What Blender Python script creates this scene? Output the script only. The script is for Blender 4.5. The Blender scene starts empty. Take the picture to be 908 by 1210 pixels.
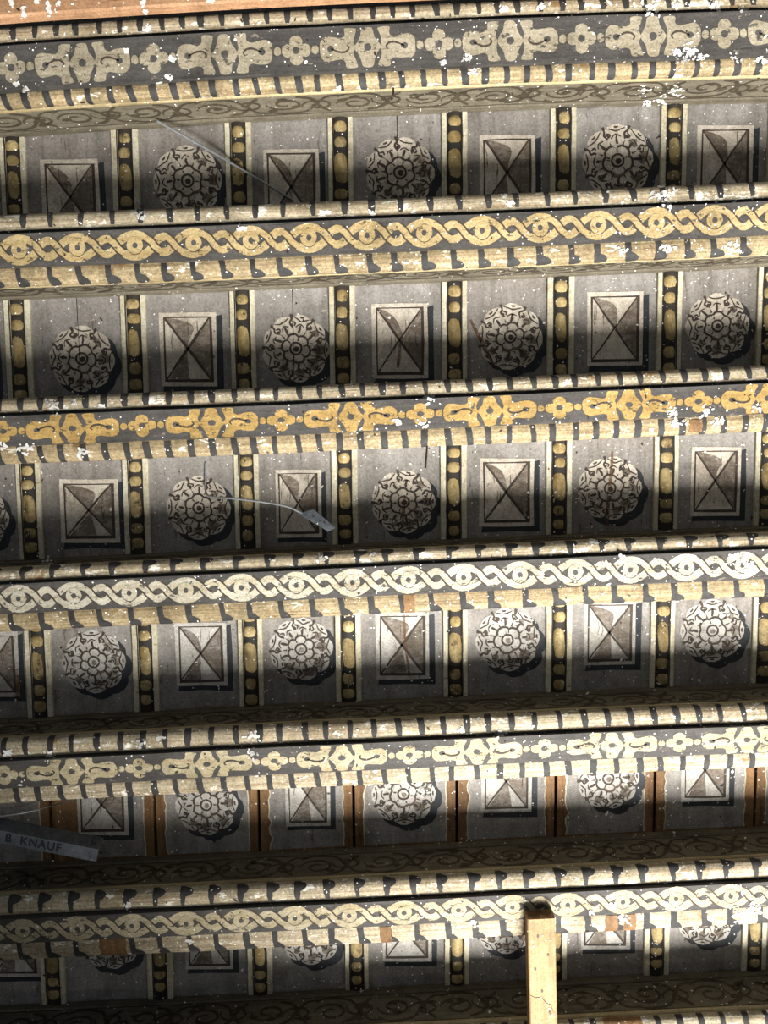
import bpy, bmesh, math, random
from mathutils import Vector, noise as mnoise
random.seed(7)
S = bpy.context.scene
COL = S.collection
# ------------------------------------------------------------------ camera
W_, H_, F_ = 908.0, 1210.0, 909.0
TILT, ROLL = math.radians(4.9), math.radians(2.6)
CAMZ, HS = 2.70, 1.27                     # camera height, soffit above camera
SZ = CAMZ + HS                            # soffit height of the joists
DB = 0.135                                # boards above the soffit
FWD = Vector((0, math.sin(TILT), math.cos(TILT)))
D0 = Vector((0, math.cos(TILT), -math.sin(TILT)))
RGT = math.cos(ROLL)*Vector((1, 0, 0)) + math.sin(ROLL)*D0
DWN = -math.sin(ROLL)*Vector((1, 0, 0)) + math.cos(ROLL)*D0
cam = bpy.data.cameras.new('camera'); camo = bpy.data.objects.new('camera', cam); COL.objects.link(camo)
cam.sensor_fit = 'HORIZONTAL'; cam.sensor_width = 36; cam.lens = 36*F_/W_; cam.clip_start = .01
from mathutils import Matrix
camo.matrix_world = Matrix(((RGT.x, -DWN.x, -FWD.x, 0), (RGT.y, -DWN.y, -FWD.y, 0), (RGT.z, -DWN.z, -FWD.z, CAMZ), (0, 0, 0, 1)))
S.camera = camo
CAMP = Vector((0, 0, CAMZ))
def ray(u, v): return (FWD + RGT*((u-W_/2)/F_) + DWN*((v-H_/2)/F_)).normalized()
def unp(u, v, z):                          # pixel -> point on the horizontal plane z above the soffit
    d = ray(u, v); return CAMP + d*((SZ+z-CAMZ)/d.z)
# ------------------------------------------------------------------ light
w = bpy.data.worlds.new('world'); S.world = w; w.use_nodes = True
bg = w.node_tree.nodes['Background']; bg.inputs[0].default_value = (.82, .9, 1, 1); bg.inputs[1].default_value = .115
la = bpy.data.lights.new('window_light', 'AREA'); la.shape = 'RECTANGLE'; la.size = 1.05; la.size_y = 2.4
la.energy = 540; la.color = (1, .98, .945)
lo = bpy.data.objects.new('window_light', la); COL.objects.link(lo)
lo.location = (.70, 2.40, SZ-2.65)
lo.rotation_euler = Vector((-.10, -1, -.08)).to_track_quat('-Z', 'Z').to_euler()
S.view_settings.view_transform = 'Standard'; S.view_settings.look = 'None'
S.view_settings.gamma = 1; S.view_settings.use_curve_mapping = False
S.view_settings.exposure = 0.95
# ------------------------------------------------------------------ materials
def lin(h, tone=1.0):                     # sRGB paint colour, darkened by tone
    c = [int(h[i:i+2], 16)/255*tone for i in (0, 2, 4)]
    return tuple((x/12.92 if x <= .04045 else ((x+.055)/1.055)**2.4) for x in c) + (1,)
def mat(name, c1, c2, grain=(6, 90, 90), mottle=.35, wear=None, wear_at=.62, wear_scale=40, alpha=None, alpha_scale=60,
        rough=.75, metal=0, bump=.25, soft=.03, gritty=.30, tone=1.0, speck=0.0, stain=None, stain_at=.6):
    m = bpy.data.materials.new(name); m.use_nodes = True
    nt = m.node_tree; N = nt.nodes; L = nt.links
    bs = N['Principled BSDF']; bs.inputs['Roughness'].default_value = rough; bs.inputs['Metallic'].default_value = metal
    bs.inputs['Specular IOR Level'].default_value = .3
    geo = N.new('ShaderNodeNewGeometry')
    mp = N.new('ShaderNodeMapping'); mp.inputs['Scale'].default_value = grain; L.new(geo.outputs['Position'], mp.inputs[0])
    def noise(vec, scale, detail=6, rgh=.6):
        n = N.new('ShaderNodeTexNoise'); n.inputs['Scale'].default_value = scale; n.inputs['Detail'].default_value = detail
        n.inputs['Roughness'].default_value = rgh; L.new(vec, n.inputs['Vector']); return n.outputs['Fac']
    def ramp(fac, a, b):
        r = N.new('ShaderNodeMapRange'); r.inputs['From Min'].default_value = a; r.inputs['From Max'].default_value = b
        r.clamp = True; L.new(fac, r.inputs['Value']); return r.outputs[0]
    def mix(fac, a, b, mode='MIX'):
        x = N.new('ShaderNodeMix'); x.data_type = 'RGBA'; x.blend_type = mode
        if isinstance(fac, float): x.inputs[0].default_value = fac
        else: L.new(fac, x.inputs[0])
        for s, v in ((6, a), (7, b)):
            if isinstance(v, tuple): x.inputs[s].default_value = v
            else: L.new(v, x.inputs[s])
        return x.outputs[2]
    g = noise(mp.outputs[0], 1.0, 8, .65)
    col = mix(ramp(g, .36, .66), lin(c1, tone), lin(c2, tone))
    mo = noise(geo.outputs['Position'], 23, 7, .6)
    k = 1-mottle
    col = mix(ramp(mo, .35, .7), col, mix(1.0, col, (k, k, k*.97, 1), 'MULTIPLY'))
    if gritty:
        hf = noise(geo.outputs['Position'], 260, 3, .7)
        col = mix(ramp(hf, .42, .62), col, mix(1.0, col, (1-gritty, 1-gritty, 1-gritty*1.04, 1), 'MULTIPLY'))
        ms = N.new('ShaderNodeMapping'); ms.inputs['Scale'].default_value = tuple(g_*2.2 for g_ in grain); L.new(geo.outputs['Position'], ms.inputs[0])
        sc_ = noise(ms.outputs[0], 1.0, 4, .7)
        col = mix(ramp(sc_, .62, .68), col, mix(1.0, col, (.5, .47, .43, 1), 'MULTIPLY'))
        gm = noise(geo.outputs['Position'], 9, 8, .75)
        col = mix(ramp(gm, .52, .68), col, mix(1.0, col, (.62, .60, .57, 1), 'MULTIPLY'))
    if stain:
        col = mix(ramp(noise(geo.outputs['Position'], 14, 5, .7), stain_at, stain_at+.06), col, lin(stain, tone))
    if wear:
        mw = N.new('ShaderNodeMapping'); mw.inputs['Scale'].default_value = (.45, 1, 1); L.new(geo.outputs['Position'], mw.inputs[0])
        col = mix(ramp(noise(mw.outputs[0], wear_scale, 9, .72), wear_at, wear_at+.03), col, lin(wear, tone))
    if speck:
        vo = N.new('ShaderNodeTexVoronoi'); vo.inputs['Scale'].default_value = 210; L.new(geo.outputs['Position'], vo.inputs['Vector'])
        sx = N.new('ShaderNodeSeparateColor'); L.new(vo.outputs['Color'], sx.inputs[0])
        a = ramp(sx.outputs[0], 1-speck, 1-speck+.01)
        b = ramp(vo.outputs['Distance'], .30, .22)
        mu = N.new('ShaderNodeMath'); mu.operation = 'MULTIPLY'; L.new(a, mu.inputs[0]); L.new(b, mu.inputs[1])
        col = mix(mu.outputs[0], col, lin('e6e4de'))
    L.new(col, bs.inputs['Base Color'])
    if bump:
        bp = N.new('ShaderNodeBump'); bp.inputs['Strength'].default_value = bump; bp.inputs['Distance'].default_value = .002
        L.new(g, bp.inputs['Height']); L.new(bp.outputs[0], bs.inputs['Normal'])
    if alpha:
        ma = N.new('ShaderNodeMapping'); ma.inputs['Scale'].default_value = (.6, 1, 1); L.new(geo.outputs['Position'], ma.inputs[0])
        f = ramp(noise(ma.outputs[0], alpha_scale, 9, .75), alpha+soft, alpha)
        L.new(f, bs.inputs['Alpha'])
    return m
M = {}
M['ground'] = mat('grey_ground_paint', '5d5955', '494542', (4, 90, 90), .35, wear='857b6e', wear_at=.63, wear_scale=70, speck=.06, bump=.4, tone=.84)
M['groundc'] = mat('dark_fillet_paint', '34322f', '46433f', (5, 90, 90), .3, wear='8a7a5c', wear_at=.68, speck=.03)
M['side'] = mat('olive_side_paint', '7f7765', '665e4e', (5, 90, 90), .3, wear='b7ac93', wear_at=.68, speck=.05, tone=.86)
M['sidefil'] = mat('fillet_paint', 'cdbd92', 'a8946a', (4, 150, 150), .3, wear='6c5b3d', wear_at=.66, speck=.03, tone=.84)
M['olive'] = mat('olive_band_paint', '857b67', '6c6351', (4, 120, 120), .3, speck=.03, tone=.78)
M['scroll'] = mat('brown_scroll_paint', '453c2c', '372f23', (6, 60, 60), .3, alpha=.52, soft=.15)
M['roll'] = mat('ochre_roll_paint', 'cdb990', '9a815a', (3.5, 190, 190), .36, wear='e9e2d0', wear_at=.60, wear_scale=60, speck=.06, bump=.7, stain='7d5f38', stain_at=.62, gritty=.42, tone=.82)
M['rollp'] = mat('pale_roll_paint', 'd8ccae', 'a99170', (3.5, 190, 190), .32, wear='f0ebdd', wear_at=.58, wear_scale=60, speck=.06, bump=.7, stain='8a6c44', stain_at=.63, gritty=.40, tone=.85)
M['stripe'] = mat('charcoal_stripe_paint', '282727', '3b3937', (60, 60, 60), .25, alpha=.63, alpha_scale=90, speck=.05)
M['board'] = mat('taupe_board_paint', '918c87', '7b7670', (40, 5, 40), .3, wear='968b7e', wear_at=.64, wear_scale=70, speck=.05)
M['board2'] = mat('warm_taupe_board_paint', '8c8680', '716b64', (55, 4, 40), .25, wear='8b7a66', wear_at=.70, speck=.05)
M['bare'] = mat('bare_brown_wood', '86643f', '5f452b', (90, 5, 40), .3, speck=.04, bump=.4)
M['crack'] = mat('dark_joint', '14110e', '0c0a08', gritty=0, bump=0)
M['cream'] = mat('ros_cream', 'c9bfb0', 'aca193', (60, 30, 60), .25, wear='8f8578', wear_at=.66, wear_scale=60, alpha=.70, speck=.02, tone=1.02)
M['creamw'] = mat('ros_white', 'd3cfc7', 'b7b0a6', (60, 30, 60), .2, wear='9a9188', wear_at=.68, wear_scale=60, speck=.02, tone=.88)
M['line'] = mat('umber_line_paint', '38302a', '473d34', (60, 60, 60), .2, alpha=.66, alpha_scale=120)
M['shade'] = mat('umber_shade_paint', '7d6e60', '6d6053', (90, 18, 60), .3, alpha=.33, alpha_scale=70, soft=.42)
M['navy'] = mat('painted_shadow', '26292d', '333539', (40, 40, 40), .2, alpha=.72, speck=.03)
M['batc'] = mat('batten_cream', 'e6dfc8', 'cbbf9f', (90, 8, 60), .2, wear='8d7a58', wear_at=.64, wear_scale=70, speck=.03, tone=.86)
M['batd'] = mat('batten_black', '231f1b', '302a23', (40, 40, 40), .2, speck=.06)
M['bead'] = mat('bead_ochre', 'c2ad7c', '8f7644', (60, 20, 60), .5, stain='3a2d1c', stain_at=.60, wear='4a3b26', wear_at=.66, wear_scale=90, speck=.05, tone=.92)
M['nail'] = mat('rusty_iron', '3a2b20', '241a13', (60, 60, 60), .2, rough=.6)
M['plaster'] = mat('white_plaster', 'e6e4de', 'c6c3bd', (60, 60, 60), .2, gritty=.15, bump=.5, tone=.97)
M['plasterg'] = mat('grey_plaster', 'b9b8b6', '96938f', (60, 60, 60), .2, bump=.5, alpha=.62)
M['orange'] = mat('orange_wood', 'bf9470', 'a67c59', (5, 70, 70), .25, bump=.3, speck=.02, tone=.88)
M['pine'] = mat('pine_wood', 'b08d66', '92714d', (120, 5, 60), .25, bump=.4, speck=.02)
M['steel'] = mat('galvanised_steel', '70757a', '565b60', (30, 30, 30), .25, rough=.42, metal=.55, bump=.05)
M['wire'] = mat('wire_steel', 'a3a6a8', '8a8d90', (30, 30, 30), .2, gritty=0, rough=.4, metal=.6, bump=0)
M['ink'] = mat('black_ink', '15171b', '1c1f24', gritty=0, bump=0)
PAT = {1: ('b9ae97', 'a3967d'), 2: ('d0ba8a', 'b59a66'), 3: ('c9a766', 'a98748'), 4: ('d9d2c0', 'c3b696'), 5: ('d3c7a6', 'b9a67c'), 6: ('d0c4a6', 'b8a780'), 7: ('c9b78c', 'b09a69')}
for k, (a, b) in PAT.items():
    M['pat%d' % k] = mat('ornament_paint', a, b, (5, 90, 90), .30, tone=.85, wear='efe9da' if k in (1, 4) else 'dccba2', wear_at=.66, alpha=.575, alpha_scale=105, speck=.05)
# ------------------------------------------------------------------ mesh helpers
WL = {}
class MB:
    def __init__(s): s.v = []; s.f = []; s.mi = []; s.mats = []
    def m(s, key):
        if key not in s.mats: s.mats.append(key)
        return s.mats.index(key)
    def add(s, vs, fs, key):
        o = len(s.v); s.v += [tuple(p) for p in vs]; i = s.m(key)
        for f in fs: s.f.append([o+q for q in f]); s.mi.append(i)
    def poly(s, pts, key): s.add(pts, [list(range(len(pts)))], key)
    def grid(s, rows, key, closed=False):
        n = len(rows[0]); vs = [p for r in rows for p in r]; fs = []
        for i in range(len(rows)-1):
            for j in range(n if closed else n-1):
                fs.append([i*n+j, i*n+(j+1) % n, (i+1)*n+(j+1) % n, (i+1)*n+j])
        s.add(vs, fs, key)
    def box(s, a, b, key):
        x0, y0, z0 = a; x1, y1, z1 = b
        s.add([(x0,y0,z0),(x1,y0,z0),(x1,y1,z0),(x0,y1,z0),(x0,y0,z1),(x1,y0,z1),(x1,y1,z1),(x0,y1,z1)],
              [[0,3,2,1],[4,5,6,7],[0,1,5,4],[1,2,6,5],[2,3,7,6],[3,0,4,7]], key)
    def build(s, name, parent=None, loc=None, smooth=False):
        base = WL[parent.name] if parent else Vector((0, 0, 0))
        o_loc = Vector(loc) if loc is not None else base
        me = bpy.data.meshes.new(name); me.from_pydata([Vector(p)-o_loc for p in s.v], [], s.f)
        for k in s.mats: me.materials.append(M[k])
        me.polygons.foreach_set('material_index', s.mi)
        if smooth: me.polygons.foreach_set('use_smooth', [True]*len(s.f))
        me.update()
        o = bpy.data.objects.new(name, me); COL.objects.link(o); o.parent = parent
        o.location = o_loc-base; WL[o.name] = o_loc
        return o
def empty(name, loc, parent=None):
    o = bpy.data.objects.new(name, None); COL.objects.link(o); o.empty_display_size = .05
    base = WL[parent.name] if parent else Vector((0, 0, 0))
    o.parent = parent; o.location = Vector(loc)-base; WL[o.name] = Vector(loc); return o
def tag(o, label, cat=None, group=None, kind=None):
    o['label'] = label
    if cat: o['category'] = cat
    if group: o['group'] = group
    if kind: o['kind'] = kind
    return o
def crom(P, n=6, closed=False):
    out = []; N = len(P)
    rng = range(N) if closed else range(N-1)
    for i in rng:
        g = (lambda j: P[j % N]) if closed else (lambda j: P[max(0, min(N-1, j))])
        p0, p1, p2, p3 = g(i-1), g(i), g(i+1), g(i+2)
        for k in range(n):
            t = k/n
            out.append(tuple(.5*((2*p1[c])+(-p0[c]+p2[c])*t+(2*p0[c]-5*p1[c]+4*p2[c]-p3[c])*t*t+(-p0[c]+3*p1[c]-3*p2[c]+p3[c])*t**3) for c in (0, 1)))
    if not closed: out.append(tuple(P[-1]))
    return out
def stroke(mb, P, wd, key, MAP, layer, taper=True):     # brush stroke along a 2-D polyline
    n = len(P); rows = []
    for i, p in enumerate(P):
        a = P[max(0, i-1)]; b = P[min(n-1, i+1)]
        dx, dy = b[0]-a[0], b[1]-a[1]; l = math.hypot(dx, dy) or 1
        t = i/(n-1)
        h = wd/2*((.35+.65*math.sin(math.pi*min(1, max(0, .12+.76*t)))) if taper else 1)*random.uniform(.85, 1.12)
        rows.append([MAP(p[0]-dy/l*h, p[1]+dx/l*h, layer), MAP(p[0]+dy/l*h, p[1]-dx/l*h, layer)])
    mb.grid(rows, key)
def fill(mb, P, key, MAP, layer): mb.poly([MAP(x, y, layer) for x, y in P], key)
def circ(cx, cy, r, n=18, ry=None, jit=0):
    return [(cx+r*(1+random.uniform(-jit, jit))*math.cos(a), cy+(ry or r)*(1+random.uniform(-jit, jit))*math.sin(a)) for a in [2*math.pi*i/n for i in range(n)]]
EPS = .00022
# ------------------------------------------------------------------ joist data (pixels in column 500)
JX = 500
#      a: outer upper roll, b: inner upper roll, b2: panel, c: panel end, d: outer lower roll
J = {1: (5, 22, 26, 79, 101), 2: (233, 252, 256, 295, 319), 3: (450, 467, 471, 507, 528), 4: (647, 663, 667, 702, 723),
     5: (848, 870, 875, 907, 924), 6: (1035, 1057, 1063, 1092, 1111), 7: (1215, 1237, 1243, 1271, 1289)}
EDGE = {1: (50.6, 22, 8.4), 2: (273, 252, 233.5), 3: (488, 467, 448.5), 4: (687, 663, 645), 5: (895, 870, 852), 6: (1080.7, 1057, 1036), 7: (1261, 1237, 1217)}
XL, XR = -1.30, 1.30
NX = 200
XS = [XL+(XR-XL)*i/NX for i in range(NX+1)]
class Joist: pass
JO = {}
for k, (a, b, b2, c, d) in J.items():
    j = Joist(); JO[k] = j; j.k = k
    P = [unp(u, v, .008) for u, v in zip((0, 500, 908), EDGE[k])]
    (x0, y0), (x1, y1), (x2, y2) = [(p.x, p.y) for p in P]
    def q(x, x0=x0, y0=y0, x1=x1, y1=y1, x2=x2, y2=y2):
        x = max(-.75, min(.75, x))
        v = y0*(x-x1)*(x-x2)/((x0-x1)*(x0-x2))+y1*(x-x0)*(x-x2)/((x1-x0)*(x1-x2))+y2*(x-x0)*(x-x1)/((x2-x0)*(x2-x1))
        return v-y1
    j.q = q
    def dy(x, q=q, k=k): return q(x)+.0007*mnoise.noise(Vector((x*9, k*7.3, 0)))+.0003*mnoise.noise(Vector((x*40, k*3.3, 5)))
    j.dy = dy
    j.a = unp(JX, a, .02).y; j.b = unp(JX, b, .010).y; j.b2 = unp(JX, b2, 0).y; j.c = unp(JX, c, 0).y; j.d = unp(JX, d, .02).y
    j.yc = (j.b2+j.c)/2; j.hh = (j.c-j.b2)/2
LAB = {1: 'painted joist with greyish quatrefoil strapwork, running beside the bare orange-brown board',
       2: 'painted joist with tan interlaced eye pattern, next but one to the orange-brown board',
       3: 'painted joist with ochre-yellow quatrefoil and star strapwork on its underside',
       4: 'painted joist with near-white interlaced eye pattern on its underside',
       5: 'painted joist with pale cream quatrefoil strapwork, beside coffers stripped of their cover strips',
       6: 'painted joist with pale eye pattern, on which the light timber strip ends',
       7: 'dim painted joist with striped rolls beneath the middle of the light timber strip'}
def ext(j, prof, mb, key, xs=XS):                      # extrude an open (y, z) profile along the joist
    mb.grid([[(x, y+j.dy(x), SZ+z) for (y, z) in prof] for x in xs], key)
def rollfun(j, up):                                    # half-round roll: s in 0..1 from the outside to the panel
    yo = j.a if up else j.d; yi = j.b if up else j.c
    sg = 1 if up else -1
    wdt = abs(yi-yo); hx = wdt*.72; hz = .0135; cz = .022
    def f(x, s, off=0):
        ph = math.radians(-35+150*s)
        wob = .0005*mnoise.noise(Vector((x*14, j.k*5+(9 if up else 0), s*2)))
        y = yo+sg*(hx-(hx+off+wob)*math.cos(ph)); z = cz-(hz+off+wob)*math.sin(ph)
        return (x, y+j.dy(x), SZ+z)
    return f
def stripes(j, up, par):
    f = rollfun(j, up); k = j.k
    ns = 14
    plain = k % 2 == 1
    px = (unp(501, J[k][0], .01).x-unp(500, J[k][0], .01).x)
    per = {1: 25, 2: 34.5, 3: 25.4, 4: 36, 5: 27.5, 6: 34, 7: 26}[k]*px
    ph0 = random.random()*per
    x = XL+ph0
    while x < XR-.01:
        mb = MB(); xx = x+random.uniform(-.08, .08)*per
        wd = random.uniform(.0085, .0120) if plain else random.uniform(.0085, .0115)
        lean = random.uniform(.0, .004)*(1 if up else 1.2)
        curl = random.uniform(-.001, .0015)
        bl = random.uniform(.012, .017)
        rows = []
        s0, s1 = (.16, .93) if up else (.14, .96)
        for i in range(ns+1):
            s = s0+(s1-s0)*i/ns
            t = (s-s0)/(s1-s0)                        # 0 outside .. 1 panel side
            tt = t if up else 1-t                     # 0 = image top
            cx = xx+lean*tt+curl*math.sin(tt*3)
            e = 1-.35*max(0, tt-.75)/.25
            l = cx-wd/2*e+random.uniform(-.0005, .0005); r = cx+wd/2*e+random.uniform(-.0005, .0005)
            if not plain and k != 7 and not (k == 2 and up):
                uu = (t-.38)/.26
                if abs(uu) < 1: r = max(r, cx+wd*.2+bl*math.sqrt(1-uu*uu)+random.uniform(-.0008, .0008))
            rows.append([f(l, s, .0004), f((l+r)/2, s, .0004), f(r, s, .0004)])
        mb.grid(rows, 'stripe'); mb.build('painted_stripe', par, smooth=True); mb = MB()
        if not plain and k == 2 and up:               # scallops along the outer edge
            rows = []
            for i in range(5):
                s = .13+.14*i/4; h = .008*math.sqrt(max(0, 1-(i/4)**2))+.0003
                rows.append([f(xx+per*.45-h, s, .0004), f(xx+per*.45+h, s, .0004)])
            mb.grid(rows, 'stripe'); mb.build('painted_scallop', par, smooth=True)
        x += per
def guilloche(j, par):
    k = j.k; mb = MB(); key = 'pat%d' % k
    px = unp(501, (J[k][2]+J[k][3])/2, 0).x-unp(500, (J[k][2]+J[k][3])/2, 0).x
    per = {2: 68.6, 4: 65.9, 6: 64.5}[k]*px
    x0 = unp({2: 502.4, 4: 482.5, 6: 478}[k], (J[k][2]+J[k][3])/2, 0).x
    sx = per/310; sv = j.hh*.92/76
    def MAP(u, v, l): return (u, j.yc+v+j.dy(u), SZ-EPS*l)
    n = int(1.35/per)+1
    def cy(t):                                        # centre line of strand one in motif units, t in -100..210
        if t <= 100: return -57*math.cos(math.pi*t/200)**.72 if abs(t) < 100 else 0
        return 40*max(0, math.cos(math.pi*(t-155)/110))**.9
    for i in range(-n, n+1):
        c = x0+i*per+random.uniform(-.001, .001)
        if c-155*sx < XL+.01 or c+210*sx > XR-.01: continue
        T = [-100+310*q/44 for q in range(45)]
        jv = random.uniform(.95, 1.05); wj = random.uniform(.92, 1.08)
        for sgn in (1, -1):
            pts = [(c+t*sx, sgn*cy(t)*sv*jv) for t in T]
            rows = []
            for q in range(45):
                a = pts[max(0, q-1)]; b = pts[min(44, q+1)]; dx, dyy = b[0]-a[0], b[1]-a[1]; l = math.hypot(dx, dyy)
                wdt = (40 if T[q] < 100 else 40)*sx*wj*random.uniform(.95, 1.05)/2
                rows.append([MAP(pts[q][0]-dyy/l*wdt, pts[q][1]+dx/l*wdt, 1 if sgn == 1 else 1.5), MAP(pts[q][0]+dyy/l*wdt, pts[q][1]-dx/l*wdt, 1 if sgn == 1 else 1.5)])
            mb.grid(rows, key)
        # outlines of the over-strand near both crossings (always the strand that falls to the right)
        for (ta, tb, sgn) in ((52, 138, 1), (172, 250, -1)):
            for off in (-20, 20):
                P = []
                for q in range(15):
                    t = ta+(tb-ta)*q/14
                    tt = t if t <= 210 else t-310
                    y = (sgn*cy(tt) if t <= 210 else -58*sgn*-1*0+sgn*cy(tt))*sv*jv
                    P.append((c+t*sx, y))
                Q = []
                for q in range(15):
                    a = P[max(0, q-1)]; b = P[min(14, q+1)]; dx, dyy = b[0]-a[0], b[1]-a[1]; l = math.hypot(dx, dyy) or 1
                    Q.append((P[q][0]-dyy/l*off*sx, P[q][1]+dx/l*off*sx))
                stroke(mb, Q, 9*sx, 'line', MAP, 3, False)
        ry = sv/sx
        fill(mb, circ(c, 0, 44*sx, 22, 46*sv, .03), key, MAP, 3.5)
        fill(mb, circ(c+random.uniform(-2, 2)*sx, 0, 14*sx, 12, 15*sv, .1), 'ground', MAP, 4.5)
        if random.random() < .8: stroke(mb, [(c+43*sx*math.cos(a), 46*sv*math.sin(a)) for a in [.2+2.4*q/12 for q in range(13)]], 4*sx, 'line', MAP, 4.5)
    mb.build('painted_interlace', par)
def strapwork(j, par):
    k = j.k; mb = MB(); key = 'pat%d' % k
    mid = (J[k][2]+J[k][3])/2
    px = unp(501, mid, 0).x-unp(500, mid, 0).x
    per = {1: 169, 3: 164.7, 5: 160, 7: 156}[k]*px
    x0 = unp({1: 519, 3: 497, 5: 484, 7: 474}[k], mid, 0).x
    s = per/767; sv = j.hh*{1: .88, 3: .95, 5: .93, 7: .93}[k]/105
    def MAP(u, v, l): return (u, j.yc+v+j.dy(u), SZ-EPS*l)
    FISH = [(126,0),(132,-38),(158,-64),(200,-62),(240,-54),(262,-70),(266,-104),(318,-104),(326,-92),(316,-64),(308,-30),(316,0),(308,30),(316,64),(328,92),(320,104),(268,104),(262,72),(238,58),(200,64),(158,66),(132,40)]
    STAR = [(-70,0),(-55,-30),(-38,-60),(-24,-103),(24,-103),(38,-60),(55,-30),(70,0),(55,30),(38,60),(24,103),(-24,103),(-38,60),(-55,30)]
    QF = [((47+33*abs(math.cos(2*a))**.8)*math.cos(a), (47+33*abs(math.cos(2*a))**.8)*math.sin(a)) for a in [2*math.pi*i/40 for i in range(40)]]
    jt = lambda P, e=2.5: [(x+random.uniform(-e, e), y+random.uniform(-e, e)) for x, y in P]
    n = int(1.35/per)+1
    for i in range(-n, n+1):
        c = x0+i*per
        def put(P, key, l, mx=1, cx=0):
            fill(mb, [(c+mx*(x+cx)*s, y*sv) for x, y in P], key, MAP, l)
        if c-per*.56 > XL and c+per*.66 < XR:
            put(crom(jt(QF, 1), 2, True), key, 1); put(circ(0, 0, 20, 12, jit=.12), 'ground', 2)
            for mx in (1, -1):
                put(circ(0, 0, 20, 10, 25, .08), key, 1, mx, 102)
                put(crom(jt(FISH), 4, True), key, 1, mx)
                put(circ(185, 0, 19, 10, 17, .1), 'ground', 2, mx)
                fl = random.choice((1, -1))
                stroke(mb, [(c+mx*x*s, fl*y*sv) for x, y in crom([(186, 0), (215, 14), (240, 22), (268, 18), (284, 0), (274, -16)], 5)], 11*s, 'line', MAP, 2)
                for xx in (80, 124): stroke(mb, [(c+mx*(xx+random.uniform(-2, 2))*s, y*sv) for y in (-24, 0, 24)], 5*s, 'line', MAP, 2)
            put(crom(jt(STAR), 4, True), key, 1.3, 1, 383.5)
            put(circ(0, 0, 21, 12, jit=.1), 'ground', 2.3, 1, 383.5)
    mb.build('painted_strapwork', par)
def scrolls(j, up, par):                               # faint scrollwork on the side face
    mb = MB(); sg = -1 if up else 1
    ys = (j.a+.006) if up else (j.d-.006)
    zc = .081; per = .118 if j.k != 5 else .125
    def MAP(u, v, l): return (u, ys+sg*EPS*1.5*l+j.dy(u), SZ+zc-v*1.22)
    x = XL+.06+random.random()*.05; fl = 1
    def sp(cx, cy, r, a0, turns, mx, my):
        out = []
        for q in range(26):
            t = q/25; a = a0+turns*2*math.pi*t; rr = r*(1-.75*t)
            out.append((cx+mx*rr*1.7*math.cos(a), cy+my*rr*math.sin(a)))
        return out
    while x < XR-.08:
        fl = -fl
        stroke(mb, sp(x, .003*fl, .019, math.pi, 1.35, 1, fl), .0056, 'scroll', MAP, 1)
        stroke(mb, sp(x+per*.47, -.004*fl, .017, math.pi*.9, 1.2, 1, -fl), .0052, 'scroll', MAP, 1)
        stroke(mb, crom([(x-.03, -.018*fl), (x-.01, -.026*fl), (x+.03, -.022*fl), (x+.05, -.004*fl), (x+.07, .02*fl), (x+.10, .023*fl)], 5), .0052, 'scroll', MAP, 1.4)
        stroke(mb, crom([(x+.02, .024*fl), (x+.045, .016*fl), (x+.058, -.008*fl), (x+.075, -.024*fl)], 5), .007, 'scroll', MAP, 1.8)
        for q in range(3):
            u = x+random.uniform(-.02, .1); v = random.uniform(-.02, .02)
            fill(mb, crom([(u-.009, v), (u, v-.004), (u+.009, v+.001), (u, v+.005)], 4, True), 'scroll', MAP, 2.2)
        x += per
    for v in (-.0295, .029):
        stroke(mb, [(xx, v+.0006*random.uniform(-1, 1)) for xx in XS], .0022, 'scroll', MAP, 1, False)
    mb.build('painted_scrollwork', par)
for k, j in JO.items():
    root = empty('ceiling_joist', (0, j.yc, SZ)); tag(root, LAB[k], 'joist', 'painted ceiling joists')
    mb = MB()
    ya, yd = j.a+.006, j.d-.006
    ext(j, [(j.b2, 0), (j.c, 0)], mb, 'ground')
    ext(j, [(j.b-.002, .012), (j.b2, .0115), (j.b2, 0)], mb, 'groundc')
    ext(j, [(j.c, 0), (j.c+.0002, .0115), (j.c+.004, .012)], mb, 'groundc')
    ext(j, [(ya, .135), (ya, .026), (j.b, .026), (j.b-.002, .012)], mb, 'side')
    ext(j, [(j.c+.004, .012), (j.c+.002, .026), (yd, .026), (yd, .135), (ya, .135)], mb, 'side')
    for x, fl in ((XL, 0), (XR, 1)):
        P = [(ya, .135), (ya, .026), (j.b, .026), (j.b-.002, .012), (j.b2, .0115), (j.b2, 0), (j.c, 0), (j.c, .0115), (j.c+.004, .012), (yd, .026), (yd, .135)]
        mb.poly([(x, y+j.dy(x), SZ+z) for y, z in (P if fl else P[::-1])], 'side')
    body = mb.build('joist_body', root)
    for up in (True, False):
        f = rollfun(j, up); mb = MB()
        mb.grid([[f(x, s/12) for s in range(13)] for x in XS], 'rollp' if (up or k in (5, 6)) else 'roll')
        r = mb.build('roll_moulding', root, smooth=True)
        stripes(j, up, r)
        sg = 1 if up else -1; yo = j.a if up else j.d; ys = ya if up else yd
        mb = MB(); ext(j, [(ys, .028), (yo+sg*.0015, .030), (yo+sg*.0005, .034), (yo+sg*.0015, .039), (ys, .0425)], mb, 'sidefil'); mb.build('fillet', root, smooth=True)
        mb = MB(); ext(j, [(ys, .1185), (yo+sg*.003, .1200), (yo+sg*.0015, .132), (ys, .1345)], mb, 'olive'); mb.build('cornice_strip', root)
        scrolls(j, up, body)
    (guilloche if k in (2, 4, 6) else strapwork)(j, body)
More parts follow.
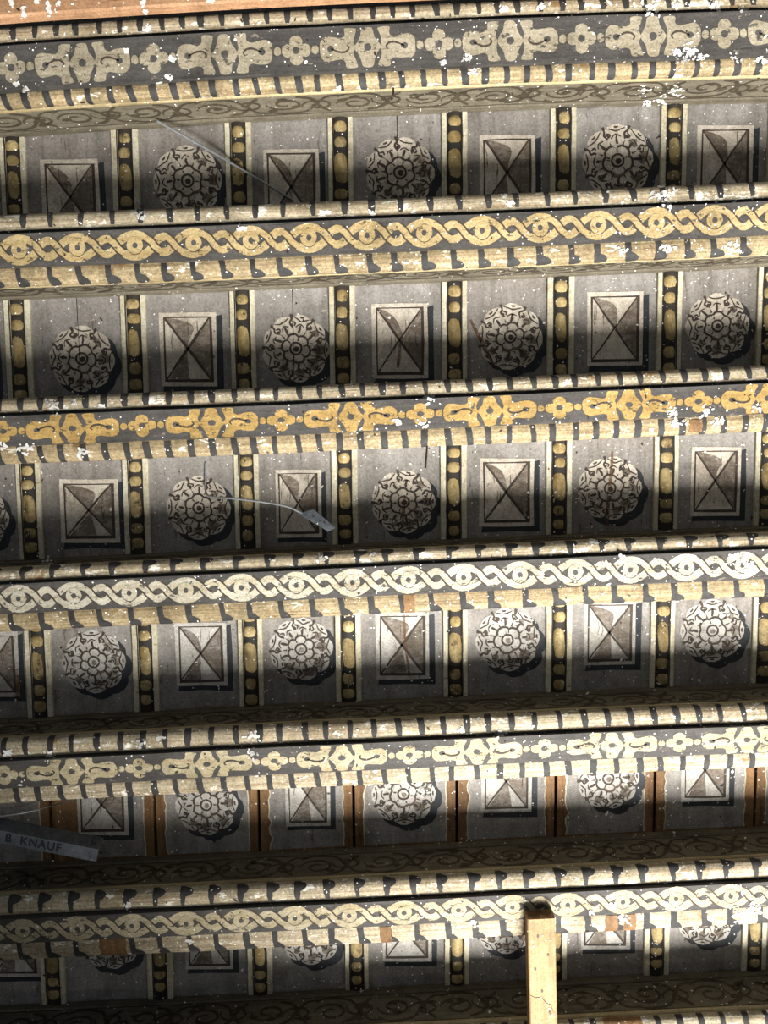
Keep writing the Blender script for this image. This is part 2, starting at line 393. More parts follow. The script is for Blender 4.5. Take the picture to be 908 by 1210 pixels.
# ------------------------------------------------------------------ boards, battens, painted coffers
ceil_ = empty('ceiling', (0, 0, SZ+DB)); ceil_['kind'] = 'structure'; ceil_['label'] = 'grey painted board ceiling above the joists'
ROWS = {1: (195, [-115, 18, 150, 283, 403, 537, 665, 795, 922, 1050], [('p',84,234,68,88),('r',222,214,41),('p',345,222,66,88),('r',473,204,41),('p',600,205,66,88),('r',730,190,42),('p',857,194,66,88),('r',-48,226,40),('r',985,180,40)]),
        2: (395, [-105, 24, 160, 288, 405, 537, 662, 790, 908, 1030], [('r',97,424,39),('p',223,413,67,86),('r',350,412,40),('p',473,403,66,88),('r',603,398,39),('p',727,389,66,86),('r',848,385,38),('p',-38,432,66,86),('p',970,370,66,86)]),
        3: (595, [-90, 37, 163, 293, 408, 536, 660, 786, 905, 1026], [('r',-27,612,38),('p',106,604,69,75),('r',235,600,38),('p',353,595,54,80),('r',477,593,38),('p',599,582,64,81),('r',721,577,38),('p',846,569,59,81),('r',966,563,38)]),
        4: (770, [-75, 47, 173, 297, 412, 538, 660, 782, 902, 1020], [('p',-8,785,60,78),('r',111,782,38),('p',238,773,60,76),('r',356,767,38),('p',476,763,63,81),('r',600,756,38),('p',721,748,61,77),('r',842,745,38),('p',960,735,60,78)]),
        5: (950, [-60, 60, 183, 306, 418, 540, 657, 774, 893, 1008], [('p',121,951,60,74),('r',244,951,37),('p',364,940,53,74),('r',477,938,38),('p',599,924,60,74),('r',719,920,37),('p',834,911,57,74),('r',950,905,37)]),
        6: (1135, [-52, 64, 190, 308, 422, 540, 655, 775, 890, 1000], [('p',18,1118,56,76),('r',130,1110,37),('p',247,1110,56,74),('r',367,1105,37),('p',481,1101,58,74),('r',597,1092,37),('p',716,1086,58,74),('r',835,1081,37),('p',945,1076,58,74)]),
        7: (1300, [-40, 75, 200, 315, 428, 542, 652, 768, 880, 990], [])}
zb = DB
V0 = unp(537, 200, zb); V1 = unp(540, 1130, zb)
SK = (V1.x-V0.x)/(V1.y-V0.y)                         # skew of the boards against the joists
def rosette(mb, MAP, R, wh):
    ck = 'creamw' if wh else 'cream'
    ro = random.uniform(-.12, .12); nl = random.choice((8, 8, 9))
    def lob(r, dep, n, ph, m=72, jj=.012): return [(r*(1-dep+dep*abs(math.cos(n*(a-ph)/2))**.6+random.uniform(-jj, jj))*math.cos(a), r*(1-dep+dep*abs(math.cos(n*(a-ph)/2))**.6+random.uniform(-jj, jj))*math.sin(a)) for a in [2*math.pi*i/m for i in range(m)]]
    sc = lambda P, dx=0, dy=0: [((x+dx)*R, (y+dy)*R) for x, y in P]
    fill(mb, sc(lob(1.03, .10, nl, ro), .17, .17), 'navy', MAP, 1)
    fill(mb, sc(lob(1.0, .13, nl, ro)), ck, MAP, 2)
    pol = lambda r, a: (r*math.cos(a), r*math.sin(a))
    lw = .041*R
    def st(P, wdt=1.0, n=4, key='line', l=4): stroke(mb, sc(crom(P, n)), lw*wdt, key, MAP, l)
    for i in range(nl):                              # tan shading painted into the ornament, towards the lower right petals
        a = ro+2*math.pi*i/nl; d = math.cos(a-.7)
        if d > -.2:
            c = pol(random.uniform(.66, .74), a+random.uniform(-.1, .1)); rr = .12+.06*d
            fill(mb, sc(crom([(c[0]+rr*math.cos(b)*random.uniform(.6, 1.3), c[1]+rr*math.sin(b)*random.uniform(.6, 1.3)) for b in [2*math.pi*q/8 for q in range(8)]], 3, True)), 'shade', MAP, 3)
    for i in range(nl):
        a = ro+2*math.pi*i/nl; h = math.pi/nl; e = lambda v=.03: random.uniform(-v, v)
        st([pol(.99, a+h+e()), pol(.86, a+h+e()), pol(.78, a+h*.75+e()), pol(.68, a+h*.9+e()), pol(.62, a+h+e())], 1.5)
        st([pol(.80, a+h), pol(.74, a+h*1.35), pol(.66, a+h*1.2)], 1.3)
        st([pol(.93, a-h*.75+e()), pol(.85, a-h*.35), pol(.82+e(), a), pol(.86, a+h*.4), pol(.92, a+h*.7)], 1.1)
        if random.random() < .8: st([pol(.93, a-.07), pol(.91, a), pol(.93, a+.07)], 1.3, 2)
        st([pol(.45, a+e(.08)), pol(.55, a+e(.03)), pol(.66+e(.05), a)], 1.9, 3)
        st([pol(.62, a-h*.6+e()), pol(.70+e(), a-h*.1), pol(.66, a+h*.5)], 1.0)
        fill(mb, sc([pol(1.0, a+h-.045), pol(.88+e(), a+h-.03), pol(.80+e(), a+h+e()), pol(.88+e(), a+h+.03), pol(1.0, a+h+.045)]), 'line', MAP, 4.2)
        fill(mb, sc([pol(.44, a+h-.06), pol(.58+e(.05), a+h+e()), pol(.44, a+h+.06)]), 'line', MAP, 4.2)
        c = pol(.70, a+h+e(.05)); fill(mb, sc(circ(c[0], c[1], .04+abs(e(.02)), 8, jit=.2)), 'line', MAP, 4.5)
    n2 = random.choice((5, 6, 6)); p2 = random.random()
    out = lob(.43, .22, n2, p2, 48, .01)
    fill(mb, sc(out), ck, MAP, 5); stroke(mb, sc(out+out[:1]), lw*1.5, 'line', MAP, 6, False)
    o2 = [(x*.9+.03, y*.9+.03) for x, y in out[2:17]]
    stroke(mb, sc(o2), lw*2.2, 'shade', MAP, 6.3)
    for i in range(n2):
        a = p2+2*math.pi*(i+.5)/n2; st([pol(.22, a), pol(.32, a)], 1.1, 3, 'line', 6.5)
    ring = circ(0, 0, .17, 20, jit=.05)
    stroke(mb, sc(ring+ring[:1]), lw*1.5, 'line', MAP, 7, False)
    fill(mb, sc(circ(.02, .02, .085, 10, jit=.15)), 'shade' if wh else 'line', MAP, 7.3)
def panel(mb, MAP, w, h, wh):
    ck = 'creamw' if wh else 'cream'
    e = lambda v=.012: random.uniform(-v, v)*w
    x0, x1, y0, y1 = -w/2, w/2, -h/2, h/2
    R4 = lambda i, l, key: fill(mb, [(x0+i+e(), y0+i+e()), (0, y0+i+e(.006)), (x1-i+e(), y0+i+e()), (x1-i+e(.006), 0), (x1-i+e(), y1-i+e()), (0, y1-i+e(.006)), (x0+i+e(), y1-i+e()), (x0+i+e(.006), 0)], key, MAP, l)
    sh = .105*w
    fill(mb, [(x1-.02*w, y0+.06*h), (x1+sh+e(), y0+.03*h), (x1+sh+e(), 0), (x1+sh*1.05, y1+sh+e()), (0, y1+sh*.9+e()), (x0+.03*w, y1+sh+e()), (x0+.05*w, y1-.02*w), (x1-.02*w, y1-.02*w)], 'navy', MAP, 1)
    R4(0, 2, ck)
    i = .082*w
    R4(i*.85, 2.5, 'line')
    a = (x0+i*1.2, y0+i*1.15); b = (x1-i*1.45, y0+i*1.15); c = (x1-i*1.45, y1-i*1.5); d = (x0+i*1.2, y1-i*1.5)
    m = ((a[0]+c[0])/2+e(.03), (a[1]+c[1])/2+e(.04))
    fill(mb, [a, b, c, d], ck, MAP, 3)
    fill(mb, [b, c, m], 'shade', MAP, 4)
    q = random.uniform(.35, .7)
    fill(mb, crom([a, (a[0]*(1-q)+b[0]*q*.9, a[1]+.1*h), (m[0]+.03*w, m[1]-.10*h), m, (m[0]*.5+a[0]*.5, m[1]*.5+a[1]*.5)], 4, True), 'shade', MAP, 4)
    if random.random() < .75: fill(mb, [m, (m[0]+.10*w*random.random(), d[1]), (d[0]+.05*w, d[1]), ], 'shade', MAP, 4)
    lw = .035*w
    for P in ((a, c), (d, b)):
        P2 = [(P[0][0]+(P[1][0]-P[0][0])*t/8+e(.006), P[0][1]+(P[1][1]-P[0][1])*t/8+e(.006)) for t in range(9)]
        stroke(mb, P2, lw*random.uniform(.9, 1.5), 'line', MAP, 5)
    for t in range(5):                               # brush hatching
        u = random.uniform(a[0], b[0]); v = random.uniform(a[1], m[1])
        stroke(mb, [(u, v), (u+e(.02), v+.1*h), (u+e(.02), v+.2*h)], lw*.6, 'shade', MAP, 4.6)
# one shared bead mesh per length
def bead_mesh(L, wd):
    me = bpy.data.meshes.new('bead'); vs, fs = [], []
    nu, nv = 7, 6
    for i in range(nu):
        t = i/(nu-1); s = -L/2+L*t
        ww = wd/2*max(.35, min(1, (math.sin(math.pi*min(max(t, .001), .999)))**(.24 if L < .02 else .12)))
        for q in range(nv):
            a = math.pi*q/(nv-1)
            vs.append((ww*math.cos(a), s, -.0008-.0052*math.sin(a)*(ww/(wd/2))))
    for i in range(nu-1):
        for q in range(nv-1): fs.append([i*nv+q, i*nv+q+1, (i+1)*nv+q+1, (i+1)*nv+q])
    me.from_pydata(vs, [], fs); me.materials.append(M['bead']); me.polygons.foreach_set('use_smooth', [True]*len(fs)); return me
BM = {'s': bead_mesh(.0195, .0222), 'l': bead_mesh(.048, .0222)}
WALLY = 1.36
def rim(k, x, up):                                   # joist side at x (board level)
    j = JO[k]; return (j.a+.006 if up else j.d-.006)+j.dy(x)
for r, (yp, bats, mots) in ROWS.items():
    if r < 7:
        top = lambda x, r=r: rim(r, x, False); bot = lambda x, r=r: rim(r+1, x, True)
    else:
        top = lambda x: rim(7, x, False); bot = lambda x: WALLY
    ymid = (top(0)+bot(0))/2
    BX = []; bats = [bats[0]+(bats[0]-bats[1])*q for q in (2, 1)]+bats+[bats[-1]+(bats[-1]-bats[-2])*q for q in (1, 2)]
    for u in bats:
        p = unp(u, yp-.0455*(u-500)*1.0, zb); BX.append(p.x-SK*(p.y-ymid))
    ln = lambda bx, y: bx+SK*(y-ymid)
    planks = []
    for i in range(len(BX)-1):
        mb = MB(); g = .0010 if r != 5 else .0028
        xl, xr = BX[i]+g, BX[i+1]-g
        ys = [top((xl+xr)/2)+.0003, bot((xl+xr)/2)-.0003]
        key = 'bare' if r == 5 else random.choice(('board', 'board', 'board2'))
        vs = []
        for z in (SZ+zb, SZ+zb+.022):
            for (x, y) in ((xl, top(xl)+.0002), (xr, top(xr)+.0002), (xr, bot(xr)-.0002), (xl, bot(xl)-.0002)):
                vs.append((ln(x, y), y, z))
        mb.add(vs, [[0, 1, 2, 3], [7, 6, 5, 4], [0, 4, 5, 1], [1, 5, 6, 2], [2, 6, 7, 3], [3, 7, 4, 0]], key)
        pl = mb.build('plank', ceil_, loc=((xl+xr)/2, ymid, SZ+zb)); planks.append((xl, xr, pl))
        if r == 5:                                   # surviving ground paint between the stripped joints
            mb = MB(); ragl, ragr = [], []
            for q in range(17):
                t = q/16; ya_, yb_ = top((xl+xr)/2)+.004, bot((xl+xr)/2)-.006
                y = ya_+(yb_-ya_)*t
                rg = lambda: .0016*random.uniform(-1, 1)
                el = .017+rg(); er = .017+rg()
                if i == 3: el += .030+.02*math.sin(t*2.6)+rg()*3
                if random.random() < .12: el += random.uniform(.002, .006)
                ragl.append((ln(xl+el, y), y)); ragr.append((ln(xr-er, y), y))
            P = ragl+ragr[::-1]
            rows = [[(a[0], a[1], SZ+zb-EPS*.8), (b[0], b[1], SZ+zb-EPS*.8)] for a, b in zip(ragl, ragr)]
            mb.grid(rows, 'board'); mb.build('grey_paint_layer', pl)
            mb = MB()
            for L in (ragl, ragr):
                stroke(mb, L, .0022, 'batc', lambda u, v, l: (u, v, SZ+zb-EPS*1.2), 1, False)
            mb.build('ragged_paint_edge', pl)
    # coffers beyond the frame go on alternating rosette and diamond panel
    mid_of = [(a+b)/2 for a, b, _ in planks]; known = {}
    for mo in mots:
        p = unp(mo[1], mo[2], zb); known[min(range(len(planks)), key=lambda q: abs(mid_of[q]+SK*(p.y-ymid)-p.x))] = mo
    auto = []
    if known:
        k0 = min(known); other = {'r': 'p', 'p': 'r'}
        yav = sum(unp(m_[1], m_[2], zb).y-JO[r].dy(unp(m_[1], m_[2], zb).x) for m_ in mots)/len(mots)
        for q in range(len(planks)):
            if q in known or k0 <= q <= max(known) or (r == 5 and q == k0-1): continue
            ty = known[k0][0] if (q-k0) % 2 == 0 else other[known[k0][0]]
            y_ = yav+JO[r].dy(mid_of[q]); auto.append((ty, Vector((mid_of[q]+SK*(y_-ymid), y_, SZ+zb))))
    for mo in list(mots)+[(ty, P_.x, P_.y, 38 if ty == 'r' else 60, 78, P_) for ty, P_ in auto]:
        p = mo[5] if len(mo) > 5 else unp(mo[1], mo[2], zb); pl = min(planks, key=lambda q: abs((q[0]+q[1])/2+SK*(p.y-ymid)-p.x))[2]
        pxs = unp(501, yp, zb).x-unp(500, yp, zb).x
        cs, sn = math.cos(-SK+random.uniform(-.015, .015)), math.sin(-SK)
        def MAP(u, v, l, p=p): return (p.x+u*cs-v*sn, p.y+u*sn+v*cs, SZ+zb-EPS*(1+l*.9))
        mb = MB(); wh = r in (4, 5, 6)
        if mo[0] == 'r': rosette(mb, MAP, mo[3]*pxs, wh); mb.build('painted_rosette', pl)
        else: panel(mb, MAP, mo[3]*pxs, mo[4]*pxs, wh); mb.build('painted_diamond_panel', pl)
        if r == 2 and mo[1] in (97, 350) or (r == 1 and mo[1] == 473):
            mb = MB(); y0, y1 = top(p.x)+.001, bot(p.x)-.001
            stroke(mb, [(p.x-.004+SK*(y-p.y)+random.uniform(-.0003, .0003), y) for y in [y0+(y1-y0)*q/14 for q in range(15)]], .0011, 'crack', lambda u, v, l: (u, v, SZ+zb-EPS*9), 1, False)
            mb.build('board_joint', pl)
    for i, bx in enumerate(BX):
        if r == 5 : 
            mb = MB(); y0, y1 = top(bx)+.001, bot(bx)-.001   # open joint: dark void above the gap
            mb.box((bx-.012, y0-.02, SZ+zb+.0222), (bx+.012, y1+.02, SZ+zb+.026), 'crack'); mb.build('joint_void', ceil_)
            if i == 1: pass
            continue
        y0, y1 = top(bx)+.0045, bot(bx)-.0045
        wB = .046*random.uniform(.95, 1.05); e = wB*.5; ch = .0118
        prof = [(-e, 0), (-e, -.006), (-e+.001, -.007), (-ch-.001, -.007), (-ch, -.004)]
        arc = [(-ch*math.cos(math.pi*q/8), -.004-.006*math.sin(math.pi*q/8)) for q in range(9)]
        NY = 10
        YS = [y0+(y1-y0)*q/NY for q in range(NY+1)]
        jx = lambda y: .0005*mnoise.noise(Vector((bx*30, y*30, 0)))
        pt = lambda x, y, z: (ln(bx, y)+x+jx(y), y, SZ+zb+z)
        cen = Vector((ln(bx, (y0+y1)/2), (y0+y1)/2, SZ+zb))
        mb = MB()
        mb.grid([[pt(x, y, z) for x, z in prof] for y in YS], 'batc')
        mb.grid([[pt(-x, y, z) for x, z in prof[::-1]] for y in YS], 'batc')
        mb.grid([[pt(x, y, z) for x, z in arc] for y in YS], 'batd')
        full = prof+arc[1:-1]+[(-x, z) for x, z in prof[::-1]]
        mb.poly([pt(x, y0, z) for x, z in full], 'batc'); mb.poly([pt(x, y1, z) for x, z in full[::-1]], 'batc')
        bt = mb.build('cover_batten', ceil_, loc=cen)
        for sgn in (-1, 1):                          # thin dark outlines beside the cream edges
            mb = MB(); xo = sgn*(ch+.0012)
            stroke(mb, [(pt(xo, y, 0)[0]+random.uniform(-.0004, .0004), y) for y in YS], .0024, 'batd', lambda u, v, l: (u, v, SZ+zb-.0073), 1, False)
            mb.build('dark_outline', bt)
        seq = 'sslss'; cur = y0+.004; sc = (y1-y0-.008)/(.0195*4+.048+.0022*4)
        for q in seq:
            L = {'s': .0195, 'l': .048}[q]*sc*random.uniform(.90, 1.06); yy = cur+L/2; cur += L+.0022*sc
            o = bpy.data.objects.new('bead', BM[q]); COL.objects.link(o); o.parent = bt
            o.scale = (random.uniform(.92, 1.06), L/{'s': .0195, 'l': .048}[q], 1)
            o.location = Vector((ln(bx, yy)+random.uniform(-.0006, .0006), yy, SZ+zb-.0056))-cen
# boards above the bare board; unseen wall and window added to shape the light
mb = MB(); mb.box((XL, JO[1].a-.42, SZ+DB), (XR, JO[1].a+.004, SZ+DB+.022), 'board'); mb.build('plank', ceil_)
M['wallp'] = mat('wall_plaster', 'c9c3b8', 'b5aea2', (8, 8, 8), .2)
mb = MB(); y0, y1 = WALLY+.004, WALLY+.16; wx0, wx1, wz0, wz1 = .10, 1.60, SZ-3.0, SZ-.40; xa, xb = -2.2, 2.4
mb.box((xa, y0, 0), (wx0, y1, SZ+.16), 'wallp'); mb.box((wx1, y0, 0), (xb, y1, SZ+.16), 'wallp')
mb.box((wx0, y0, 0), (wx1, y1, wz0), 'wallp'); mb.box((wx0, y0, wz1), (wx1, y1, SZ+.16), 'wallp')
wl = mb.build('added_shade_wall', None, loc=(0, y0, 0)); wl['kind'] = 'structure'  # unseen wall, added so its window jamb shades the lower left
mb = MB()
for a, b in (((wx0, y0+.05, wz0), (wx0+.04, y0+.10, wz1)), ((wx1-.04, y0+.05, wz0), (wx1, y0+.10, wz1)), ((wx0+.04, y0+.05, wz0), (wx1-.04, y0+.10, wz0+.04)), ((wx0+.04, y0+.05, wz1-.04), (wx1-.04, y0+.10, wz1))): mb.box(a, b, 'wallp')
wn = mb.build('added_window', None, loc=(.9, y0, wz0)); wn['kind'] = 'structure'  # frame of the window opening added with that wall
# ------------------------------------------------------------------ loose things
def tube(mb, P, r, key, n=8):
    P = [Vector(p) for p in P]; rows = []
    for i, p in enumerate(P):
        t = (P[min(len(P)-1, i+1)]-P[max(0, i-1)]).normalized()
        a = t.cross(Vector((.3, .2, 1))).normalized(); b = t.cross(a)
        rows.append([p+a*r*math.cos(2*math.pi*q/n)+b*r*math.sin(2*math.pi*q/n) for q in range(n)])
    mb.grid(rows, key, True); mb.poly(rows[0][::-1], key); mb.poly(rows[-1], key)
def spl(P, n=8):
    out = []
    for i in range(len(P)-1):
        p = [Vector(P[max(0, min(len(P)-1, i+o))]) for o in (-1, 0, 1, 2)]
        for k in range(n):
            t = k/n; out.append(.5*((2*p[1])+(-p[0]+p[2])*t+(2*p[0]-5*p[1]+4*p[2]-p[3])*t*t+(-p[0]+3*p[1]-3*p[2]+p[3])*t**3))
    return out+[Vector(P[-1])]
# bare orange-brown board beside the first joist
j1 = JO[1]; mb = MB()
rows = []
for x in XS[::3]:
    y1 = j1.a+.003+j1.dy(x); wv = .0006*mnoise.noise(Vector((x*12, 1, 1)))
    rows.append([(x, y, SZ+z) for y, z in ((y1, .004), (y1+wv, -.014), (y1-.003+wv, -.017), (y1-.15, -.017), (y1-.153, -.014), (y1-.153, .004))])
mb.grid(rows, 'orange', True); mb.poly(rows[0][::-1], 'orange'); mb.poly(rows[-1], 'orange')
ob = mb.build('bare_board', None, loc=(0, j1.a-.07, SZ-.017))
tag(ob, 'bare orange-brown wooden board splashed with white plaster drips', 'board')
# light timber strip nailed under joists six and seven
pa = unp(640, 1086, -.028); pb = unp(643, 1210, -.028)
root = empty('timber_strip', (pa.x, pa.y, SZ)); tag(root, 'bare light pine strip with nail holes, fixed across two painted joists', 'timber strip')
mb = MB(); ww = .0235; dxy = (pb.x-pa.x)/(pb.y-pa.y); rows = []
for q in range(15):
    y = pa.y+.42*q/14; x = pa.x+dxy*(y-pa.y); e = .0006*mnoise.noise(Vector((y*20, 4, 4)))
    rows.append([(x+dx+e, y, SZ+z) for dx, z in ((-ww, -.001), (-ww, -.026), (-ww+.002, -.028), (ww-.002, -.028), (ww, -.026), (ww, -.001))])
mb.grid(rows, 'pine', True); mb.poly(rows[0][::-1], 'pine'); mb.poly(rows[-1], 'pine'); mb.build('strip_body', root)
for (u, v) in ((633, 1145), (641, 1171), (648, 1128), (636, 1106), (650, 1196)):
    p = unp(u, v, -.028); mb = MB(); mb.poly([(p.x+.0022*math.cos(a), p.y+.0026*math.sin(a), SZ-.0285) for a in [2*math.pi*q/10 for q in range(10)]], 'nail'); 
    mb.grid([[(p.x+.0022*math.cos(a), p.y+.0026*math.sin(a), SZ-z) for z in (.0285, .027)] for a in [2*math.pi*q/10 for q in range(11)]], 'nail'); mb.build('nail_head', root)
mb = MB(); stroke(mb, [(unp(u, v, -.028).x, unp(u, v, -.028).y) for u, v in ((627, 1176), (633, 1179), (640, 1178), (646, 1185), (651, 1187), (655, 1197))], .0014, 'crack', lambda u, v, l: (u, v, SZ-.0283), 1); mb.build('split', root)
mb = MB(); mb.poly([(pa.x+dx, pa.y-.0003, SZ-z) for dx, z in ((-.020, .004), (-.021, .018), (-.008, .024), (.002, .014), (.012, .022), (.021, .012), (.020, .004))], 'bare'); mb.build('sawn_end', root)
# wire hanging across the first coffers
p0 = unp(186, 142, .095); p0.y = rim(1, p0.x, False)+.001; p0.z = SZ+.098
p0 = CAMP+ray(186, 143)*((p0-CAMP).length)
p1 = unp(346, 236, zb-.003)
mb = MB(); mid = p0.lerp(p1, .5)+Vector((0, 0, -.006))
tube(mb, spl([p0, p0.lerp(p1, .25)+Vector((0, 0, -.004)), mid, p1], 8), .0021, 'wire')
wo = mb.build('hanger_wire', None, loc=p0, smooth=True); tag(wo, 'straight galvanised wire slanting over the diamond panel beside the greyish quatrefoil joist', 'wire')
# hooked wire with a flat clip
root = empty('hook_hanger', unp(243, 546, zb)); tag(root, 'bent wire hanger with a flat perforated metal clip, hanging over a rosette and diamond panel', 'hanger')
A = [unp(243, 547, zb-.001), unp(243, 566, zb-.006), unp(243, 580, zb-.014), unp(249, 587, .105), unp(275, 589, .09), unp(310, 593, .07), unp(338, 598, .055), unp(352, 604, .048), unp(361, 609, .045)]
mb = MB(); tube(mb, spl(A, 6), .0019, 'wire'); mb.build('wire_arm', root, smooth=True)
mb = MB()
c0, c1, c2, c3 = unp(352, 607, .045), unp(371, 602, .045), unp(397, 624, .030), unp(388, 628, .030)
th = Vector((0, 0, .0012))
mb.add([c0, c1, c2, c3, c0+th, c1+th, c2+th, c3+th], [[0, 1, 2, 3], [7, 6, 5, 4], [0, 4, 5, 1], [1, 5, 6, 2], [2, 6, 7, 3], [3, 7, 4, 0]], 'steel')
cl = mb.build('clip_plate', root)
for t in (.3, .55):
    c = (c0+c1)*.5*(1-t)+(c2+c3)*.5*t; mb = MB(); mb.poly([c+Vector((.0022*math.cos(a), .0022*math.sin(a), -.0004-.0006*0)) for a in [2*math.pi*q/10 for q in range(10)]], 'ink'); mb.build('punched_hole', cl)
# marked steel profile
e0, e1 = unp(-40, 981, .02), unp(115, 1011, .02)
root = empty('steel_profile', e0); tag(root, 'grey steel channel marked in black lettering, hanging by the stripped coffers', 'steel profile')
ax = (e1-e0).normalized(); Lp = (e1-e0).length
sd = Vector((-ax.y, ax.x, 0))                        # towards the image bottom
def bar(mb, o, u0, u1, z0, z1, key='steel'):
    vs = []
    for t in (0, Lp):
        for (u, z) in ((u0, z0), (u1, z1), (u1, z1+.0014), (u0, z0+.0014)):
            vs.append(e0+ax*t+sd*u+Vector((0, 0, z)))
    mb.add(vs, [[0, 1, 2, 3], [7, 6, 5, 4], [0, 4, 5, 1], [1, 5, 6, 2], [2, 6, 7, 3], [3, 7, 4, 0]], key)
mb = MB(); bar(mb, 0, -.0115, .0115, 0, 0); web = mb.build('web', root)
mb = MB(); bar(mb, 0, -.0115, -.0205, 0, .022); mb.build('flange', root)
mb = MB(); bar(mb, 0, .0115, .0125, 0, .022); mb.build('flange', root)
cu = bpy.data.curves.new('lettering', 'FONT'); cu.body = 'B  KNAUF'; cu.size = .0205; cu.align_x = 'LEFT'; cu.space_character = 1.12; cu.offset = .0006
to = bpy.data.objects.new('tmp', cu); COL.objects.link(to); bpy.context.view_layer.update()
tme = bpy.data.meshes.new_from_object(to.evaluated_get(bpy.context.evaluated_depsgraph_get())); bpy.data.objects.remove(to)
lt = bpy.data.objects.new('lettering', tme); COL.objects.link(lt); tme.materials.clear(); tme.materials.append(M['ink'])
lt.parent = web
st_ = unp(6, 990, .02); o_ = e0+ax*((st_-e0).dot(ax))+sd*.0060+Vector((0, 0, -.0004))
ux, uy = ax, -sd
lt.matrix_basis = Matrix(((ux.x, uy.x, 0, 0), (ux.y, uy.y, 0, 0), (0, 0, -1, 0), (0, 0, 0, 1)))
lt.location = o_-e0
for (q0, q1, q2) in (((-30, 968, .03), (30, 960, .05), (87, 945, .118)), ((-30, 958, .04), (8, 955, .07), (45, 948, .118))):
    mb = MB(); tube(mb, spl([unp(*q0), unp(*q1), unp(*q2)], 6), .0011, 'wire'); mb.build('tie_wire', root, smooth=True)

# ------------------------------------------------------------------ bare patches on the rolls
def patch(k, up, u0, u1, s0, s1, key='bare'):
    j = JO[k]; f = rollfun(j, up); v = J[k][1] if up else J[k][4]
    x0 = unp(u0, v-.0455*(u0-500), .01).x; x1 = unp(u1, v-.0455*(u1-500), .01).x; rows = []
    for q in range(9):
        s_ = s0+(s1-s0)*q/8; e = .0012
        rows.append([f(x0+random.uniform(-e, e), s_, .0007), f((x0+x1)/2, s_, .0009), f(x1+random.uniform(-e, e), s_, .0007)])
    mb = MB(); mb.grid(rows, key)
    mb.build('bare_wood_patch', [o for o in bpy.data.objects if o.name.startswith('ceiling_joist')][k-1], smooth=True)
patch(6, False, 119, 150, .15, .95); patch(6, False, 716, 731, .1, .9); patch(6, False, 738, 752, .1, .9)
patch(7, True, 715, 760, .1, .8); patch(4, False, 478, 491, .1, .95); patch(3, False, 815, 830, .5, .9); patch(6, False, 450, 463, .3, .9)
# ------------------------------------------------------------------ rust streaks, nails
M['rust'] = mat('rust_streak', '7a5638', '5a3c26', (30, 30, 30), .2, alpha=.38, alpha_scale=90, soft=.3)
PL = [o for o in bpy.data.objects if o.name.split('.')[0] == 'plank']
def streak(pts, wd):
    P = [unp(u, v, zb) for u, v in pts]; c = P[len(P)//2]
    par = min(PL, key=lambda o: (WL[o.name]-c).length); mb = MB()
    stroke(mb, crom([(p.x, p.y) for p in P], 6), wd, 'rust', lambda u, v, l: (u, v, SZ+zb-EPS*10), 1); mb.build('rust_streak', par)
streak([(556, 378), (563, 392), (575, 415), (586, 436)], .007); streak([(724, 535), (722, 560), (719, 590), (718, 622)], .006)
streak([(478, 585), (477, 605), (476, 630)], .006); streak([(478, 726), (479, 755), (484, 800)], .005); streak([(473, 405), (472, 420), (470, 435)], .006)
streak([(20, 790), (22, 810), (20, 825)], .010); streak([(895, 600), (893, 620), (892, 638)], .009)
JR = [o for o in bpy.data.objects if o.name.startswith('ceiling_joist')]
for k, pts in ((3, ((505, 527, .02), (504, 540, .012), (503, 553, .006))), (1, ((465, 104, .01), (465, 112, -.002), (463, 118, .004)))):
    mb = MB(); tube(mb, spl([unp(*p) for p in pts], 5), .0016, 'nail'); mb.build('hook_nail', JR[k-1], smooth=True)
# ------------------------------------------------------------------ plaster flecks and splashes (cast onto the surfaces they stick to)
bpy.context.view_layer.update()
DG = bpy.context.evaluated_depsgraph_get()
def cast(o, d):
    hit, loc, nor, idx, ob, mx = S.ray_cast(DG, o, d)
    if not hit or loc.z < SZ-.1: return None
    if nor.dot(d) > 0: nor = -nor
    return loc, nor, ob
def blob(mb, loc, nor, r, key, st=1.0, n=6, off=.0009):
    t = nor.cross(Vector((0, 1, .2))).normalized(); b = nor.cross(t)
    a0 = random.random()*6.28; ang = random.random()*3.14; pts = []
    for q in range(n):
        a = a0+2*math.pi*q/n; rr = r*random.uniform(.55, 1.25); x, y = rr*math.cos(a)*st, rr*math.sin(a)
        x, y = x*math.cos(ang)-y*math.sin(ang), x*math.sin(ang)+y*math.cos(ang)
        pts.append(loc+t*x+b*y+nor*off)
    mb.poly(pts, key)
fl = MB(); pit = MB()
for i in range(9000):
    u = random.uniform(-160, 1070); v = random.uniform(-60, 1270)
    dens = .22+.5*max(0, min(1, (u-350)/450))+.25*max(0, mnoise.noise(Vector((u*.008, v*.012, 3)))*2)
    if random.random() > dens: continue
    o = CAMP if random.random() < .75 else CAMP+Vector((random.uniform(-.5, .5), random.uniform(-.6, .6), 0))
    h = cast(o, ray(u, v))
    if h: blob(fl, h[0], h[1], min(.0032, .0005+random.expovariate(1/.00045)), 'plaster', random.choice((1, 1, 1.6, 2.4)))
for i in range(520):
    u = random.uniform(-160, 1070); v = random.uniform(-60, 1270)
    h = cast(CAMP, ray(u, v))
    if h: blob(pit, h[0], h[1], random.uniform(.0006, .0018), 'nail', random.choice((1, 1.5, 2.5)), 7, .0011)
DRIPS = [(14,6,5),(28,14,6),(44,3,5),(58,10,7),(68,6,4),(170,2,5),(172,14,4),(250,2,3)]
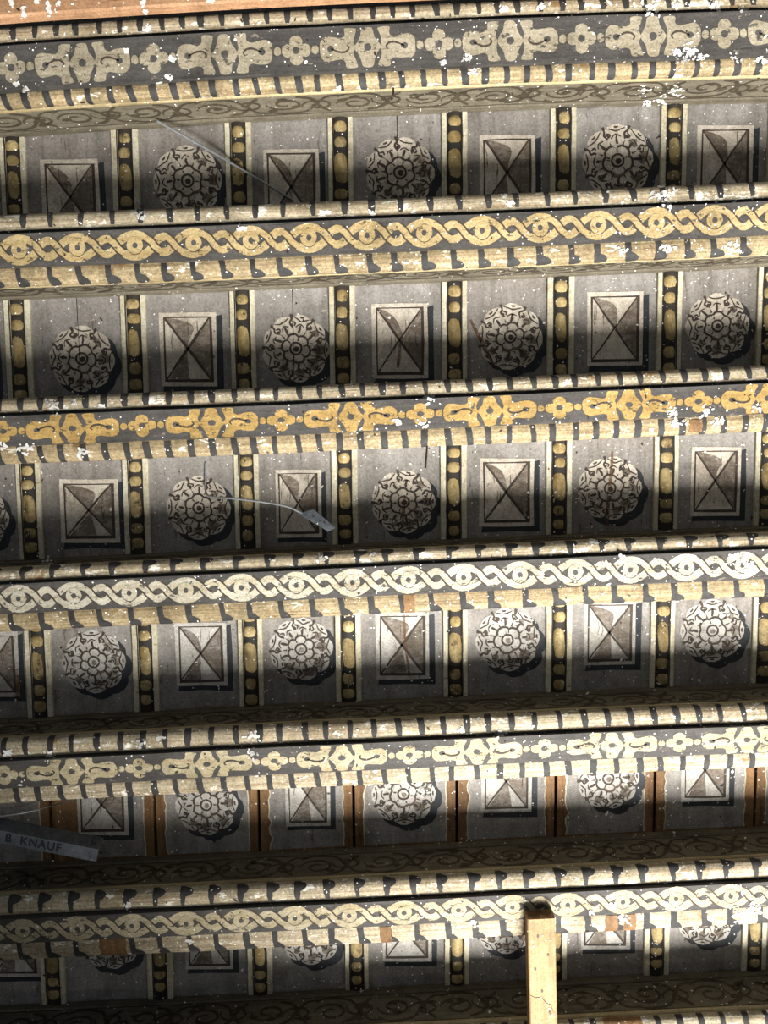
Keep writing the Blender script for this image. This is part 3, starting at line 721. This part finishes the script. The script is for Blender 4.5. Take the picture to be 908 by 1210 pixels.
SPL = [(770,8,16),(800,6,10),(845,5,12),(880,10,6),(815,60,11),(800,62,6),(828,68,8),(762,105,8),(780,118,9),(765,122,7),(800,108,14),(808,70,18),(870,68,7),(900,70,8),
 (787,228,13),(790,243,8),(775,231,9),(735,297,7),(790,292,10),(865,292,11),(60,478,11),(88,476,6),(30,530,13),(97,535,7),(5,527,6),(120,480,4),(510,471,7),(500,503,9),(470,500,5),(795,488,9),(835,487,8),(895,483,6),(800,500,10),(850,498,9),
 (55,663,9),(735,658,4),(872,660,12),(885,668,8),(700,640,6),(380,660,6),(440,655,4),(168,255,8),(285,270,7),(165,240,5),(440,252,4),(595,232,5),(190,872,6),(165,878,9),(60,892,9),(10,890,8),(300,872,10),(298,890,7),(590,868,9),(545,862,5),(500,935,8),(420,925,4),
 (890,1075,14),(872,1080,9),(735,1085,8),(700,1078,4),(725,1070,5),(560,1092,5),(225,1112,4),(150,1070,6),(205,70,8),(175,35,4),(200,92,6),(555,70,8),(560,85,6),(525,75,4),(640,10,5),(595,10,8),(400,105,4),(150,60,3),(30,105,5),(20,100,4)]
bodies = {k: [o for o in bpy.data.objects if o.name.startswith('ceiling_joist')][k-1] for k in JO}
for n_, (u, v, r) in enumerate(SPL+DRIPS):
    h0 = cast(CAMP, ray(u, v))
    if not h0: continue
    mb = MB(); drip = n_ >= len(SPL); white = drip or random.random() < .62
    for q in range(int(5+r*1.3)):
        du, dv = random.gauss(0, r*.45), random.gauss(0, r*.34)
        if drip: du, dv = random.gauss(0, 1.3), abs(random.gauss(0, r*1.1))-r
        h = cast(CAMP, ray(u+du, v+dv))
        if h: blob(mb, h[0], h[1], random.uniform(.001, .0030), 'plaster' if (white or random.random() < .35) else 'plasterg', random.uniform(1, 2), 7, .0010+.0002*random.random())
    par = ob if drip else min(JO, key=lambda k: abs(JO[k].yc-h0[0].y))
    o = mb.build('plaster_splash', par if drip else bodies[par]); o['kind'] = 'stuff'
o = fl.build('plaster_flecks'); tag(o, 'tiny white plaster flecks spattered over the whole painted ceiling', 'plaster flecks', kind='stuff')
o = pit.build('dark_pits'); tag(o, 'tiny dark nail holes and pits scattered over the painted wood', 'pits', kind='stuff')
